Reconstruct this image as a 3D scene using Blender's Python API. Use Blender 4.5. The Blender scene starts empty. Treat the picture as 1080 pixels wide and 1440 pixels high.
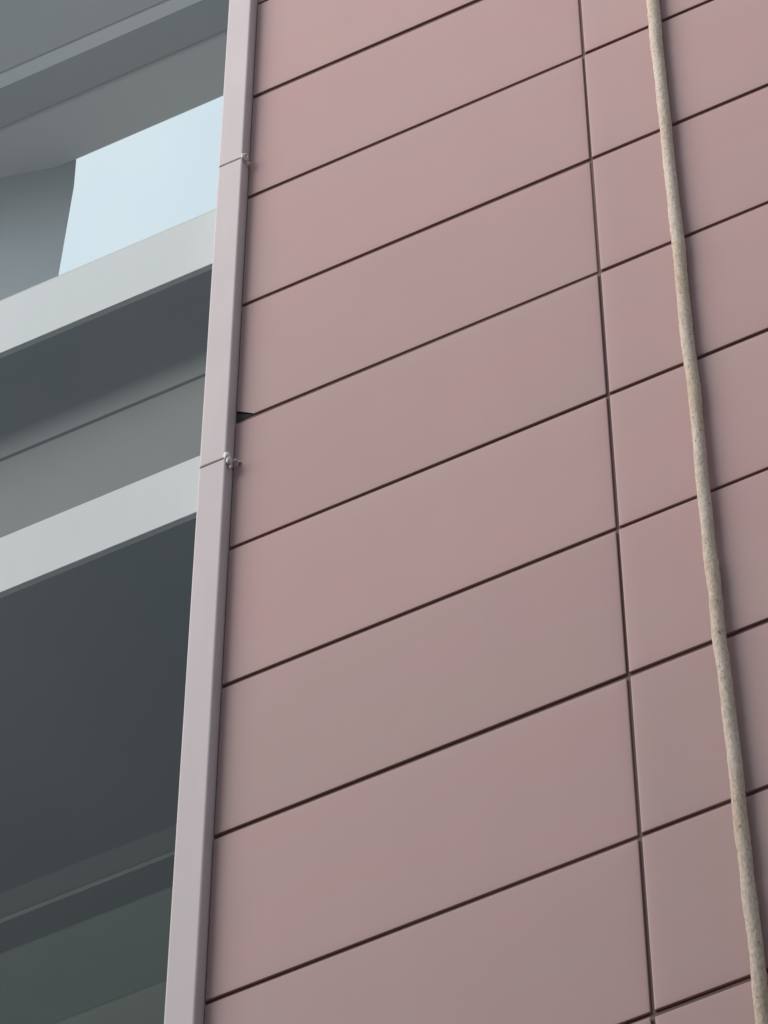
import bpy, bmesh, math, random
from mathutils import Matrix, Vector

# ------------------------------------------------------------------ camera, world, sun, exposure
scene = bpy.context.scene
COL = scene.collection

cam_data = bpy.data.cameras.new('camera')
cam_data.sensor_fit = 'VERTICAL'
cam_data.sensor_height = 24.0
cam_data.lens = 24.0 * 6903.85 / 1440.0          # long phone zoom, fitted to the panel grid
cam_data.clip_start = 0.05
cam_data.clip_end = 5000.0
cam = bpy.data.objects.new('camera', cam_data)
COL.objects.link(cam)
CR = ((0.90127033, 0.43325388, 0.00169468), (0.36612179, -0.76369953, 0.53171221), (-0.2316606, 0.47859598, 0.84692341))
m = Matrix.Identity(4)
for i in range(3):
    m[i][0], m[i][1], m[i][2] = CR[0][i], CR[1][i], -CR[2][i]
m.translation = Vector((2.495415, -6.588803, 1.6))
cam.matrix_world = m
scene.camera = cam

SUN_DIR = Vector((-0.66, -0.62, 0.43)).normalized()     # towards the sun: left, in front, high
SUN_EL = math.asin(SUN_DIR.z)
SUN_AZ = math.atan2(SUN_DIR.x, SUN_DIR.y)

world = bpy.data.worlds.new('World')
scene.world = world
world.use_nodes = True
nt = world.node_tree
nt.nodes.clear()
out = nt.nodes.new('ShaderNodeOutputWorld')
bg = nt.nodes.new('ShaderNodeBackground')
sky = nt.nodes.new('ShaderNodeTexSky')
sky.sky_type = 'NISHITA'
sky.sun_disc = False
sky.sun_elevation = SUN_EL
sky.sun_rotation = SUN_AZ
sky.air_density = 1.0
sky.dust_density = 3.0
# thin even cloud over the whole dome
tc = nt.nodes.new('ShaderNodeTexCoord')
ns = nt.nodes.new('ShaderNodeTexNoise')
ns.inputs['Scale'].default_value = 12.0
ns.inputs['Detail'].default_value = 8.0
cr = nt.nodes.new('ShaderNodeValToRGB')
cr.color_ramp.elements[0].position = 0.25
cr.color_ramp.elements[0].color = (4.9, 6.2, 7.2, 1)
cr.color_ramp.elements[1].position = 0.75
cr.color_ramp.elements[1].color = (7.1, 7.7, 7.9, 1)
mx = nt.nodes.new('ShaderNodeMix')
mx.data_type = 'RGBA'
mx.inputs['Factor'].default_value = 0.8
nt.links.new(tc.outputs['Generated'], ns.inputs['Vector'])
nt.links.new(ns.outputs['Fac'], cr.inputs['Fac'])
nt.links.new(sky.outputs['Color'], mx.inputs['A'])
nt.links.new(cr.outputs['Color'], mx.inputs['B'])
# overcast dome: brighter overhead, a third as bright at the horizon
sp = nt.nodes.new('ShaderNodeSeparateXYZ')
nt.links.new(tc.outputs['Generated'], sp.inputs['Vector'])
gr = nt.nodes.new('ShaderNodeMapRange')
gr.inputs['From Min'].default_value = 0.0
gr.inputs['From Max'].default_value = 1.0
gr.inputs['To Min'].default_value = 0.38
gr.inputs['To Max'].default_value = 1.1
nt.links.new(sp.outputs['Z'], gr.inputs['Value'])
ml = nt.nodes.new('ShaderNodeVectorMath')
ml.operation = 'SCALE'
nt.links.new(mx.outputs['Result'], ml.inputs[0])
nt.links.new(gr.outputs['Result'], ml.inputs['Scale'])
nt.links.new(ml.outputs['Vector'], bg.inputs['Color'])
bg.inputs['Strength'].default_value = 0.10
nt.links.new(bg.outputs['Background'], out.inputs['Surface'])

sun_data = bpy.data.lights.new('sun', 'SUN')
sun_data.energy = 2.4
sun_data.angle = math.radians(50)
sun_data.color = (1.0, 0.965, 0.93)
sun = bpy.data.objects.new('sun', sun_data)
sun.rotation_euler = (-SUN_DIR).to_track_quat('-Z', 'Y').to_euler()
sun.location = (-10, -8, 30)
COL.objects.link(sun)

scene.view_settings.view_transform = 'Standard'
scene.view_settings.look = 'None'
scene.view_settings.gamma = 1.0
scene.view_settings.exposure = 0.48
scene.render.engine = 'CYCLES'
scene.render.resolution_x = 768
scene.render.resolution_y = 1024
scene.cycles.transparent_max_bounces = 16

# ------------------------------------------------------------------ materials
def new_mat(name):
    mt = bpy.data.materials.new(name)
    mt.use_nodes = True
    n = mt.node_tree.nodes
    return mt, mt.node_tree, n['Principled BSDF']


def paint(name, c1, c2, scale=3.0, rough=0.45, metallic=0.0, spec=0.5, bump=0.0, bump_scale=200.0, rnd=0.0, stretch=(1, 1, 1), streak=0.0):
    """two-tone soft mottle + optional fine bump + optional per-object brightness drift"""
    mt, t, p = new_mat(name)
    tc = t.nodes.new('ShaderNodeTexCoord')
    mp = t.nodes.new('ShaderNodeMapping')
    mp.inputs['Scale'].default_value = stretch
    t.links.new(tc.outputs['Object'], mp.inputs['Vector'])
    vec = mp.outputs['Vector']
    nz = t.nodes.new('ShaderNodeTexNoise')
    nz.inputs['Scale'].default_value = scale
    nz.inputs['Detail'].default_value = 4.0
    nz.inputs['Roughness'].default_value = 0.55
    if rnd:
        oi = t.nodes.new('ShaderNodeObjectInfo')
        ad = t.nodes.new('ShaderNodeVectorMath')
        ad.operation = 'ADD'
        sc = t.nodes.new('ShaderNodeVectorMath')
        sc.operation = 'SCALE'
        sc.inputs[0].default_value = (37.0, 11.0, 23.0)
        t.links.new(oi.outputs['Random'], sc.inputs['Scale'])
        t.links.new(vec, ad.inputs[0])
        t.links.new(sc.outputs['Vector'], ad.inputs[1])
        vec = ad.outputs['Vector']
    t.links.new(vec, nz.inputs['Vector'])
    rp = t.nodes.new('ShaderNodeValToRGB')
    rp.color_ramp.elements[0].position = 0.3
    rp.color_ramp.elements[0].color = (*c1, 1)
    rp.color_ramp.elements[1].position = 0.7
    rp.color_ramp.elements[1].color = (*c2, 1)
    t.links.new(nz.outputs['Fac'], rp.inputs['Fac'])
    col = rp.outputs['Color']
    if rnd:
        hs = t.nodes.new('ShaderNodeHueSaturation')
        mr = t.nodes.new('ShaderNodeMapRange')
        mr.inputs['To Min'].default_value = 1.0 - rnd
        mr.inputs['To Max'].default_value = 1.0 + rnd
        t.links.new(oi.outputs['Random'], mr.inputs['Value'])
        t.links.new(mr.outputs['Result'], hs.inputs['Value'])
        t.links.new(col, hs.inputs['Color'])
        col = hs.outputs['Color']
    if streak:
        sm = t.nodes.new('ShaderNodeMapping')
        sm.inputs['Scale'].default_value = (9.0, 1.0, 0.9)
        t.links.new(vec, sm.inputs['Vector'])
        sn = t.nodes.new('ShaderNodeTexNoise')
        sn.inputs['Scale'].default_value = 1.6
        sn.inputs['Detail'].default_value = 6.0
        t.links.new(sm.outputs['Vector'], sn.inputs['Vector'])
        sr = t.nodes.new('ShaderNodeMapRange')
        sr.inputs['From Min'].default_value = 0.35
        sr.inputs['From Max'].default_value = 0.65
        sr.inputs['To Min'].default_value = 1.0 - streak
        sr.inputs['To Max'].default_value = 1.0
        t.links.new(sn.outputs['Fac'], sr.inputs['Value'])
        sv = t.nodes.new('ShaderNodeHueSaturation')
        t.links.new(sr.outputs['Result'], sv.inputs['Value'])
        t.links.new(col, sv.inputs['Color'])
        col = sv.outputs['Color']
    t.links.new(col, p.inputs['Base Color'])
    p.inputs['Roughness'].default_value = rough
    p.inputs['Metallic'].default_value = metallic
    p.inputs['Specular IOR Level'].default_value = spec
    if bump:
        bz = t.nodes.new('ShaderNodeTexNoise')
        bz.inputs['Scale'].default_value = bump_scale
        bz.inputs['Detail'].default_value = 5.0
        t.links.new(mp.outputs['Vector'], bz.inputs['Vector'])
        b = t.nodes.new('ShaderNodeBump')
        b.inputs['Strength'].default_value = bump
        b.inputs['Distance'].default_value = 0.004
        t.links.new(bz.outputs['Fac'], b.inputs['Height'])
        t.links.new(b.outputs['Normal'], p.inputs['Normal'])
    return mt


def rope_mat():
    mt, t, p = new_mat('rope_fibre')
    tc = t.nodes.new('ShaderNodeTexCoord')
    mp = t.nodes.new('ShaderNodeMapping')
    mp.inputs['Scale'].default_value = (1, 1, 0.4)
    t.links.new(tc.outputs['Object'], mp.inputs['Vector'])

    def noise(scale, detail, vec=mp.outputs['Vector']):
        n = t.nodes.new('ShaderNodeTexNoise')
        n.inputs['Scale'].default_value = scale
        n.inputs['Detail'].default_value = detail
        t.links.new(vec, n.inputs['Vector'])
        return n.outputs['Fac']

    def ramp(fac, p0, c0, p1, c1):
        r = t.nodes.new('ShaderNodeValToRGB')
        r.color_ramp.elements[0].position = p0
        r.color_ramp.elements[0].color = (*c0, 1)
        r.color_ramp.elements[1].position = p1
        r.color_ramp.elements[1].color = (*c1, 1)
        t.links.new(fac, r.inputs['Fac'])
        return r.outputs['Color']

    def mult(a, b):
        m_ = t.nodes.new('ShaderNodeMix')
        m_.data_type = 'RGBA'
        m_.blend_type = 'MULTIPLY'
        m_.inputs['Factor'].default_value = 1.0
        t.links.new(a, m_.inputs['A'])
        t.links.new(b, m_.inputs['B'])
        return m_.outputs['Result']
    base = ramp(noise(9, 4), 0.3, (0.64, 0.51, 0.40), 0.7, (0.74, 0.65, 0.58))
    fibre = ramp(noise(150, 6), 0.32, (0.74, 0.71, 0.67), 0.60, (1, 1, 1))
    specks = ramp(noise(75, 2, tc.outputs['Object']), 0.25, (0.40, 0.33, 0.27), 0.33, (1, 1, 1))
    t.links.new(mult(mult(base, fibre), specks), p.inputs['Base Color'])
    p.inputs['Roughness'].default_value = 0.95
    p.inputs['Specular IOR Level'].default_value = 0.15
    b = t.nodes.new('ShaderNodeBump')
    b.inputs['Strength'].default_value = 0.8
    b.inputs['Distance'].default_value = 0.003
    t.links.new(noise(190, 6), b.inputs['Height'])
    t.links.new(b.outputs['Normal'], p.inputs['Normal'])
    return mt


M_PANEL = paint('pink_panel_paint', (0.472, 0.270, 0.266), (0.446, 0.284, 0.268), scale=2.3, rough=0.52, metallic=0.0, spec=0.5, rnd=0.035, streak=0.018, stretch=(0.5, 1, 1.5), bump=0.02, bump_scale=300)
M_SEAL = paint('brown_sealant', (0.125, 0.062, 0.056), (0.155, 0.080, 0.072), scale=9, rough=0.7)
M_TRIM = paint('pale_trim_paint', (0.62, 0.535, 0.55), (0.64, 0.56, 0.57), scale=3, rough=0.5, spec=0.4, streak=0.04)
M_TRIMGAP = paint('seam_dark', (0.10, 0.085, 0.085), (0.14, 0.12, 0.12), scale=20, rough=0.8)
M_TRANSOM = paint('pale_grey_transom', (0.55, 0.59, 0.585), (0.57, 0.605, 0.62), scale=2.5, rough=0.5, spec=0.4, streak=0.02)
M_BLOB = paint('white_sealant', (0.72, 0.71, 0.68), (0.85, 0.84, 0.82), scale=40, rough=0.5)
M_ROPE = rope_mat()
M_GROUND = paint('paving_grey', (0.16, 0.155, 0.15), (0.22, 0.215, 0.205), scale=0.6, rough=0.85)
M_CORE = paint('core_grey', (0.20, 0.18, 0.17), (0.24, 0.21, 0.20), scale=1.0, rough=0.8)
M_VOID = paint('hole_shade_sheet', (0.018, 0.018, 0.018), (0.028, 0.027, 0.027), scale=30, rough=0.8)  # near-black colour standing in for shade inside the hole
M_SHADE_BLOCK = paint('shade_block_dark', (0.11, 0.085, 0.075), (0.15, 0.115, 0.10), scale=1.5, rough=0.85)  # dark so the added block bounces little light onto the wall
M_SOFF_A = paint('soffit_grey', (0.54, 0.54, 0.54), (0.60, 0.595, 0.59), scale=2, rough=0.7)
M_SOFF_D = paint('soffit_dark', (0.25, 0.255, 0.255), (0.28, 0.28, 0.28), scale=2, rough=0.7)
M_STRIP = paint('soffit_metal_strip', (0.93, 0.93, 0.92), (0.95, 0.95, 0.95), scale=3, rough=0.5)
M_WALLB = paint('blue_grey_wall', (0.33, 0.37, 0.41), (0.38, 0.42, 0.46), scale=1.5, rough=0.7)
M_FLOOR = paint('pale_bounce_floor', (0.60, 0.60, 0.58), (0.66, 0.66, 0.64), scale=2, rough=0.8)  # pale so the unseen floors bounce light onto the ceilings above
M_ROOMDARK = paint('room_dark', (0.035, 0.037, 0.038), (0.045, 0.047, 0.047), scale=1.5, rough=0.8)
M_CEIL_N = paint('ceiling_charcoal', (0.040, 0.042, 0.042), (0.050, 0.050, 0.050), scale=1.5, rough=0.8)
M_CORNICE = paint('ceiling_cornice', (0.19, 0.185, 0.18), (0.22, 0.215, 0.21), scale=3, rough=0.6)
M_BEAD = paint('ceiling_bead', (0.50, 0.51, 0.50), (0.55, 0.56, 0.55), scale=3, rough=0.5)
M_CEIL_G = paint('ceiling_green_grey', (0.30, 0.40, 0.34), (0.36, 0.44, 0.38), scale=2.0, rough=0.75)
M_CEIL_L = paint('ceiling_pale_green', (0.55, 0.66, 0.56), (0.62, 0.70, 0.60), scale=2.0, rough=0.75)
M_BOX_U = paint('spandrel_board_upper', (0.20, 0.20, 0.20), (0.23, 0.23, 0.23), scale=2, rough=0.7)
M_BOX_L = paint('spandrel_board_lower', (0.165, 0.16, 0.16), (0.185, 0.18, 0.18), scale=2, rough=0.7)


def glass_mat():
    mt = bpy.data.materials.new('window_glass')
    mt.use_nodes = True
    t = mt.node_tree
    t.nodes.clear()
    o = t.nodes.new('ShaderNodeOutputMaterial')
    mix = t.nodes.new('ShaderNodeMixShader')
    fr = t.nodes.new('ShaderNodeFresnel')
    # a thin pane reflects alike from both sides
    ge = t.nodes.new('ShaderNodeNewGeometry')
    ior = t.nodes.new('ShaderNodeMapRange')
    ior.inputs['To Min'].default_value = 1.38
    ior.inputs['To Max'].default_value = 1.0 / 1.38
    t.links.new(ge.outputs['Backfacing'], ior.inputs['Value'])
    t.links.new(ior.outputs['Result'], fr.inputs['IOR'])
    tr = t.nodes.new('ShaderNodeBsdfTransparent')
    tr.inputs['Color'].default_value = (0.90, 0.92, 0.91, 1)
    gl = t.nodes.new('ShaderNodeBsdfGlossy')
    gl.inputs['Roughness'].default_value = 0.02
    gl.inputs['Color'].default_value = (0.90, 0.92, 0.91, 1)
    t.links.new(fr.outputs['Fac'], mix.inputs['Fac'])
    t.links.new(tr.outputs['BSDF'], mix.inputs[1])
    t.links.new(gl.outputs['BSDF'], mix.inputs[2])
    t.links.new(mix.outputs['Shader'], o.inputs['Surface'])
    return mt


def clear_mat():
    mt = bpy.data.materials.new('glass_inner_face')
    mt.use_nodes = True
    t = mt.node_tree
    t.nodes.clear()
    o = t.nodes.new('ShaderNodeOutputMaterial')
    tr = t.nodes.new('ShaderNodeBsdfTransparent')
    t.links.new(tr.outputs['BSDF'], o.inputs['Surface'])
    return mt


M_CLEAR = clear_mat()
M_GLASS = glass_mat()

# ------------------------------------------------------------------ helpers
def mesh_obj(name, bm, mat, parent=None, smooth=False):
    me = bpy.data.meshes.new(name)
    bm.normal_update()
    bm.to_mesh(me)
    bm.free()
    if smooth:
        for p in me.polygons:
            p.use_smooth = True
    me.materials.append(mat)
    o = bpy.data.objects.new(name, me)
    COL.objects.link(o)
    o.parent = parent
    return o


def box_bm(x0, x1, y0, y1, z0, z1, bevel=0.0, seg=2):
    bm = bmesh.new()
    bmesh.ops.create_cube(bm, size=1.0)
    for v in bm.verts:
        v.co.x = x0 if v.co.x < 0 else x1
        v.co.y = y0 if v.co.y < 0 else y1
        v.co.z = z0 if v.co.z < 0 else z1
    if bevel:
        bmesh.ops.bevel(bm, geom=bm.edges[:], offset=bevel, segments=seg, profile=0.5, affect='EDGES')
    return bm


def box(name, x0, x1, y0, y1, z0, z1, mat, parent=None, bevel=0.0, seg=2):
    return mesh_obj(name, box_bm(x0, x1, y0, y1, z0, z1, bevel, seg), mat, parent)


def thing(name, label, cat, loc=(0, 0, 0), group=None):
    o = bpy.data.objects.new(name, None)
    o.empty_display_size = 0.2
    COL.objects.link(o)
    o.location = loc
    tag(o, label, cat, group)
    return o


def tag(o, label, cat, group=None):
    o['kind'] = 'thing'
    o['label'] = label
    o['category'] = cat
    if group:
        o['group'] = group


def struct(o):
    o['kind'] = 'structure'
    return o


# ------------------------------------------------------------------ ground
bm = bmesh.new()
bmesh.ops.create_grid(bm, x_segments=8, y_segments=8, size=1500)
struct(mesh_obj('ground', bm, M_GROUND))

# unseen dark block added behind the camera to shade the lower panels
ob = struct(box('added_shade_block', -40.0, 45.0, -24.0, -12.0, 0.0, 17.5, M_SHADE_BLOCK))

# ------------------------------------------------------------------ panel wall
Z0 = 16.898          # height of joint line 0
ROW = 0.7
XL, XR = -1.275, -1.187      # trim edges
TRIM_Y = -0.045
GAP_H, GAP_V = 0.0210, 0.0108

wall = thing('clad_wall', 'tall wall clad in dusty pink metal panels with dark brown joints', 'wall')
struct(box('building_core', XR + 0.02, 4.6, 0.06, 6.0, 0.0, 19.6, M_CORE))
box('backing_sheet', XR, 4.6, 0.0065, 0.055, 0.02, 19.6, M_SEAL, wall)


def panel_bm(w, h, seed):
    """pressed metal cassette: rounded edges, shallow bulge, slight oil-canning; origin at its lower-left front corner"""
    rng = random.Random(seed)
    e = [0.0, 0.0012, 0.004, 0.015, 0.032, 0.06]
    nx, nz = 7, 5
    xs = e + [0.06 + (w - 0.12) * i / nx for i in range(1, nx)] + [w - q for q in reversed(e)]
    zs = e + [0.06 + (h - 0.12) * i / nz for i in range(1, nz)] + [h - q for q in reversed(e)]
    ph = [rng.uniform(0, 6.28) for _ in range(4)]
    fx, fz = rng.uniform(0.7, 1.4), rng.uniform(0.7, 1.4)
    am = rng.uniform(0.0008, 0.0018)

    def depth(x, z):
        d = min(x, w - x, z, h - z)
        y = 0.0007 if d < 1e-6 else 0.0002 if d < 0.0013 + 1e-6 else 0.0 if d < 0.0041 else 0.0
        u, v = x / w, z / h
        env = 16 * u * (1 - u) * v * (1 - v)
        y -= 0.0018 * (1 - math.exp(-d / 0.028))
        y += am * env * (math.sin(fx * 6.28 * u + ph[0]) * 0.6 + math.sin(fz * 6.28 * v + ph[1] + 2 * u) * 0.6)
        return y
    bm = bmesh.new()
    g = [[bm.verts.new((x, depth(x, z), z)) for x in xs] for z in zs]
    for j in range(len(zs) - 1):
        for i in range(len(xs) - 1):
            bm.faces.new((g[j][i], g[j][i + 1], g[j + 1][i + 1], g[j + 1][i]))
    ring = g[0] + [r[-1] for r in g[1:]] + list(reversed(g[-1][:-1])) + [r[0] for r in reversed(g[1:-1])]
    back = [bm.verts.new((v.co.x, 0.0060, v.co.z)) for v in ring]
    n = len(ring)
    for i in range(n):
        bm.faces.new((ring[i], back[i], back[(i + 1) % n], ring[(i + 1) % n]))
    return bm


box('hole_shade_sheet', XR + 0.001, XR + 0.085, 0.0047, 0.0063, Z0 - 4 * ROW + 0.0115, Z0 - 4 * ROW + 0.085, M_VOID, wall)['label'] = 'dark sheet painted as shade where the panel corner is missing'  # dark sheet added so the shallow hole looks deep and shaded
columns = [(XR + 0.003, -GAP_V / 2), (GAP_V / 2, 1.215 - GAP_V / 2), (1.215 + GAP_V / 2, 2.43 - GAP_V / 2)]
rng = random.Random(5)
for ci, (xa, xb) in enumerate(columns):
    w = xb - xa
    variants = []
    for s in range(3):
        o = mesh_obj('panel', panel_bm(w, ROW - GAP_H, 10 * ci + s), M_PANEL, wall, smooth=True)
        variants.append(o.data)
        bpy.data.objects.remove(o)
    for r in range(-3, 13):
        zb = Z0 - (r + 1) * ROW + GAP_H / 2
        if ci == 0 and r == 3:
            # lower left corner broken away beside the trim
            bm = panel_bm(w, ROW - GAP_H, 99)
            nrm = Vector((-0.058, 0, -0.062)).normalized()
            bmesh.ops.bisect_plane(bm, geom=bm.verts[:] + bm.edges[:] + bm.faces[:], plane_co=Vector((0.058, 0, 0)), plane_no=nrm, clear_outer=True)
            o = mesh_obj('panel', bm, M_PANEL, wall, smooth=True)
            o['label'] = 'pink panel with its lower left corner broken off beside the pale trim'
        else:
            o = bpy.data.objects.new('panel', rng.choice(variants))
            COL.objects.link(o)
            o.parent = wall
        o.location = (xa + rng.uniform(-0.0012, 0.0012) * (ci > 0), rng.uniform(-0.0006, 0.0006), zb + rng.uniform(-0.0018, 0.0018))
        o.rotation_euler = (math.radians(rng.uniform(-0.12, 0.12)), 0, math.radians(rng.uniform(-0.08, 0.08)))

# ------------------------------------------------------------------ vertical trim between glass and panels
trim = thing('edge_trim', 'pale pinkish metal trim post between the glazing and the pink panels', 'trim', (0, 0, 0))
seams = [3.5, 13.836, 15.701, 19.6]
for a, b in zip(seams[:-1], seams[1:]):
    box('trim_length', XL, XR, TRIM_Y, 0.05, a + 0.003, b - 0.003, M_TRIM, trim, bevel=0.006, seg=4)
box('inner_sleeve', XL + 0.008, XR - 0.008, TRIM_Y + 0.009, 0.049, 3.6, 19.5, M_TRIMGAP, trim)


def blob_bm(parts, seed):
    """squeezed-out sealant: lumpy overlapping drops melted together"""
    rng = random.Random(seed)
    bm = bmesh.new()
    for (x, y, z, rx, ry, rz) in parts:
        r = bmesh.ops.create_icosphere(bm, subdivisions=2, radius=1.0)
        for v in r['verts']:
            k = 1 + rng.uniform(-0.12, 0.12)
            v.co = Vector((x + v.co.x * rx * k, y + v.co.y * ry * k, z + v.co.z * rz * k))
    return bm


o = mesh_obj('sealant_blob', blob_bm([(XR + 0.003, TRIM_Y + 0.001, 13.842, 0.009, 0.010, 0.019), (XR + 0.007, TRIM_Y + 0.008, 13.824, 0.008, 0.010, 0.020),
                                      (XR + 0.009, TRIM_Y + 0.016, 13.800, 0.003, 0.004, 0.012), (XR + 0.016, TRIM_Y + 0.030, 13.846, 0.010, 0.007, 0.005),
                                      (XR + 0.024, TRIM_Y + 0.040, 13.850, 0.006, 0.005, 0.005)], 3), M_BLOB, trim, smooth=True)
o['label'] = 'lump of white sealant squeezed out at the lower trim seam'
o = mesh_obj('sealant_blob', blob_bm([(XR + 0.002, TRIM_Y + 0.000, 15.704, 0.005, 0.007, 0.017), (XR + 0.007, TRIM_Y + 0.008, 15.724, 0.007, 0.006, 0.004),
                                      (XR + 0.012, TRIM_Y + 0.014, 15.715, 0.003, 0.004, 0.008), (XR + 0.008, TRIM_Y + 0.012, 15.690, 0.008, 0.006, 0.004),
                                      (XR + 0.015, TRIM_Y + 0.022, 15.681, 0.005, 0.005, 0.004)], 4), M_BLOB, trim, smooth=True)
o['label'] = 'small white sealant squiggle at the upper trim seam'

# ------------------------------------------------------------------ glazed wall on the left
GX0, GX1 = -5.2, XL + 0.012
glz = thing('glazed_wall', 'dark glass curtain wall with pale grey horizontal bands left of the trim', 'glass wall')
FY = 0.048           # front of transoms
GY0, GY1 = 0.050, 0.058


def transom(z0, z1):
    o = box('transom', GX0, GX1, FY, 0.0675, z0, z1, M_TRANSOM, glz, bevel=0.003, seg=2)
    return o


T_A = (15.253, 15.609)
T_B = (13.765, 14.084)
transom(*T_A)
transom(*T_B)
transom(18.72, 19.04)
transom(10.30, 10.62)
for nm, z0, z1 in (('upper', T_A[1], 18.72), ('mid', T_B[1], T_A[0]), ('low', 10.62, T_B[0])):
    o = box('glass_pane', GX0 + 0.01, GX1, GY0, GY1, z0 + 0.001, z1 - 0.001, M_GLASS, glz)
    o.data.materials.append(M_CLEAR)
    for p in o.data.polygons:
        p.material_index = 0 if p.normal.y < -0.5 else 1
box('end_post', GX0 - 0.09, GX0 - 0.001, -0.03, 0.10, 3.5, 19.6, M_TRANSOM, glz, bevel=0.004)

IX0, IX1 = GX0, XL + 0.03
# spandrel box between the two pale bands
box('spandrel_board', IX0, IX1, 0.300, 0.318, 15.058, 15.540, M_BOX_U, glz, bevel=0.002)
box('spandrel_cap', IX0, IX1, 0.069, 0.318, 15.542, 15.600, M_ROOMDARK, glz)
box('spandrel_board', IX0, IX1, 0.296, 0.316, 14.088, 15.030, M_BOX_L, glz, bevel=0.002)
struct(box('floor_slab', IX0, IX1, 0.069, 2.8, 15.602, 15.66, M_FLOOR))  # unseen floor, run out past the soffit to bounce light onto it
struct(box('room_slab', IX0, IX1, 0.069, 5.0, 13.80, 14.086, M_SOFF_D))
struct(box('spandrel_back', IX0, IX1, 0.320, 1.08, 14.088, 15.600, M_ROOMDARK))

# open-backed top floor: soffit boards behind the upper glass, sky past their far edge
soff = thing('soffit', 'grey boarded soffit with pale strip seen through the top pane', 'soffit')
ZS = 18.70
box('soffit_board', IX0, IX1, 0.098, 0.612, ZS, ZS + 0.05, M_SOFF_A, soff, bevel=0.014, seg=3)
box('metal_strip', IX0, IX1, 0.613, 0.668, ZS - 0.004, ZS + 0.05, M_STRIP, soff, bevel=0.003)
box('soffit_board', IX0, IX1, 0.669, 0.832, ZS + 0.012, ZS + 0.05, M_SOFF_D, soff, bevel=0.014, seg=3)
box('soffit_board', IX0, IX1, 0.833, 1.078, ZS, ZS + 0.05, M_SOFF_A, soff, bevel=0.014, seg=3)
box('roof_slab', IX0, IX1, 0.098, 1.078, ZS + 0.051, ZS + 0.30, M_CORE, soff)

# slanting wall end that stands in front of the sky behind the upper glass
dv = Vector((-2.8734 + 2.5784, 1.0166 - 1.0877, 0)).normalized()
prof = [(-2.5773, 1.0880, 18.98), (-2.5707, 1.0896, 18.5085), (-2.591, 1.0847, 17.80), (-2.66, 1.068, 16.9), (-2.72, 1.054, 15.662)]
bm = bmesh.new()
nrm = Vector((-dv.y, dv.x, 0))
if nrm.y < 0:
    nrm = -nrm
fr_, bk_ = [], []
L = 2.5
pts = [Vector(p) for p in prof]
far = [pts[-1] + dv * L, pts[0] + dv * L]
for p in pts + far:
    fr_.append(bm.verts.new(p))
    bk_.append(bm.verts.new(p + nrm * 0.14 + dv * 0.06))
bm.faces.new(fr_)
bm.faces.new(list(reversed(bk_)))
k = len(fr_)
for i in range(k):
    bm.faces.new((fr_[i], bk_[i], bk_[(i + 1) % k], fr_[(i + 1) % k]))
bmesh.ops.recalc_face_normals(bm, faces=bm.faces[:])
o = mesh_obj('wall_end', bm, M_WALLB)
tag(o, 'blue grey slanting wall end against the bright sky behind the top pane', 'wall')

# room behind the lowest glass
ceil = thing('room_ceiling', 'dark room ceiling with a thin pale bead seen through the lowest pane', 'ceiling')
ZC = 13.768
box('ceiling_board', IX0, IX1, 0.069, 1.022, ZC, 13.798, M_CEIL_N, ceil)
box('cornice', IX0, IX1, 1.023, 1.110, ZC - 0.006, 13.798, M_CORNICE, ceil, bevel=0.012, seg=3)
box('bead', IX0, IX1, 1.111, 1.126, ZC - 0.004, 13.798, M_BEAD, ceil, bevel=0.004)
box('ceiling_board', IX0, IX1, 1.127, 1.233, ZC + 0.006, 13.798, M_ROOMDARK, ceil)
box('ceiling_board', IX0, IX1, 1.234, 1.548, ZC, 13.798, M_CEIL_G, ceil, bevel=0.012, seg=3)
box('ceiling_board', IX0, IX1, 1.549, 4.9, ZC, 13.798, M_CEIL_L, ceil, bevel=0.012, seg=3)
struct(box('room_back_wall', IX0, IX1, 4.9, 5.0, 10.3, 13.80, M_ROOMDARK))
struct(box('room_floor', IX0, IX1, 0.098, 4.9, 10.3, 10.5, M_FLOOR))
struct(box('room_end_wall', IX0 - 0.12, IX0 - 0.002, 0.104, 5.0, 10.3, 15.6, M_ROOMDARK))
struct(box('lower_wall', GX0 - 0.09, XL - 0.002, 0.06, 5.0, 0.0, 10.298, M_CORE))

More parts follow.
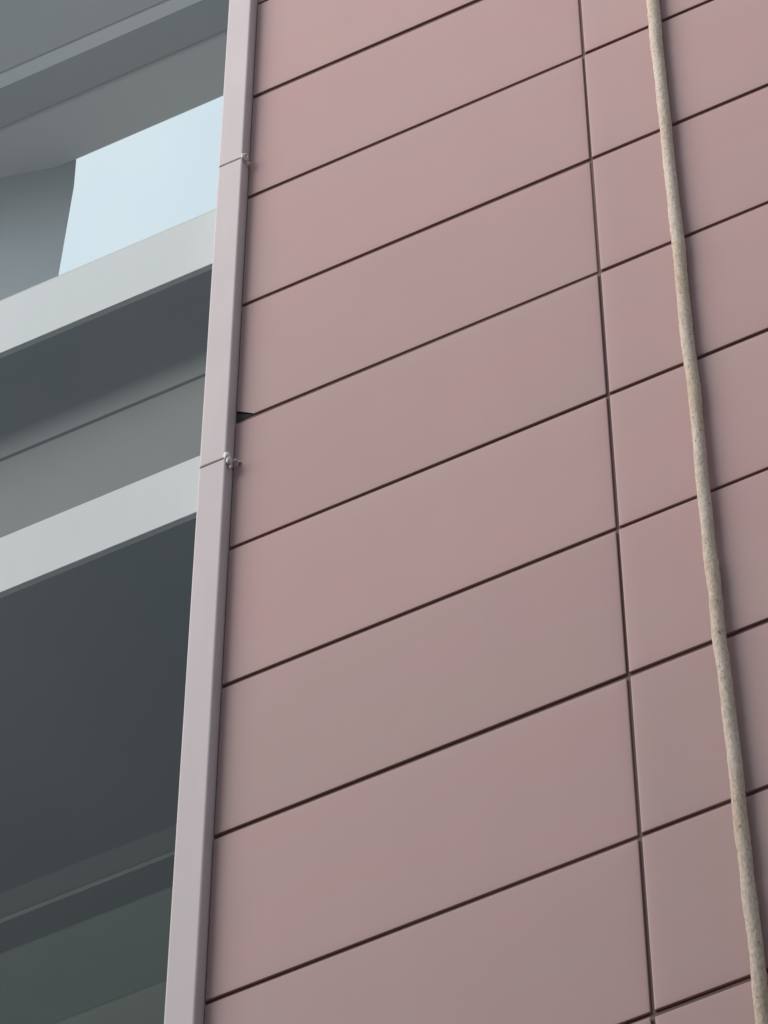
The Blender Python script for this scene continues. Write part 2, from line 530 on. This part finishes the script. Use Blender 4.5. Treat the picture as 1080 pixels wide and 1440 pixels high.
# ------------------------------------------------------------------ rope hanging in front of the panels
ROPE = [(15.572, 0.2637, 0.0214), (14.985, 0.2634, 0.0190), (14.705, 0.2633, 0.0194), (14.433, 0.2647, 0.0184), (14.012, 0.2657, 0.0199), (13.507, 0.2651, 0.0186),
        (13.329, 0.2671, 0.0190), (13.116, 0.2694, 0.0187), (12.892, 0.269, 0.0178), (12.674, 0.2686, 0.0178), (12.603, 0.2689, 0.0184), (12.325, 0.2677, 0.0178),
        (12.273, 0.2693, 0.0198), (12.121, 0.2702, 0.0185), (11.923, 0.2707, 0.0185), (11.793, 0.2738, 0.0179), (11.603, 0.2755, 0.0177), (11.419, 0.2761, 0.0182),
        (11.239, 0.2772, 0.0185), (11.123, 0.2766, 0.0188), (10.95, 0.279, 0.0178), (10.782, 0.2801, 0.0185), (10.618, 0.2815, 0.0178), (10.355, 0.2804, 0.0180)]
ROPE = [(19.7, 0.262, 0.019), (17.0, 0.262, 0.019)] + ROPE + [(9.5, 0.283, 0.018), (6.0, 0.285, 0.018), (2.4, 0.286, 0.018)]


def rope_at(z):
    for (za, xa, ra), (zb, xb, rb) in zip(ROPE[:-1], ROPE[1:]):
        if zb <= z <= za:
            t = (za - z) / (za - zb)
            t = t * t * (3 - 2 * t)
            return xa + (xb - xa) * t, ra + (rb - ra) * t
    return ROPE[-1][1], ROPE[-1][2]


bm = bmesh.new()
rng = random.Random(8)
zz, z = [], 19.7
while z > 2.4:
    zz.append(z)
    z -= 0.012 if 9.8 < z < 16.8 else 0.08
SEG = 20
rings = []
nz_r = 0.0
for z in zz:
    x, r = rope_at(z - 0.04)
    x -= 0.0065
    nz_r = 0.80 * nz_r + rng.uniform(-0.00045, 0.00045)
    x += 0.0008 * math.sin(z * 7.3) + 0.0006 * math.sin(z * 17.1 + 1)
    y = -0.026 + 0.0015 * math.sin(z * 1.9)
    ring = []
    for i in range(SEG):
        a = 2 * math.pi * i / SEG
        rr = (r + nz_r) * (0.985 + 0.015 * math.cos(3 * (a + z * 2 * math.pi / 0.21))) + rng.uniform(-0.0006, 0.0006)
        ring.append(bm.verts.new((x + rr * math.cos(a), y + rr * math.sin(a), z)))
    rings.append(ring)
for a, b in zip(rings[:-1], rings[1:]):
    for i in range(SEG):
        bm.faces.new((a[i], b[i], b[(i + 1) % SEG], a[(i + 1) % SEG]))
bm.faces.new(rings[0])
bm.faces.new(list(reversed(rings[-1])))
bmesh.ops.recalc_face_normals(bm, faces=bm.faces[:])
rope = mesh_obj('rope', bm, M_ROPE, None, smooth=True)
tag(rope, 'thick weathered cream rope hanging straight down in front of the pink panels', 'rope')
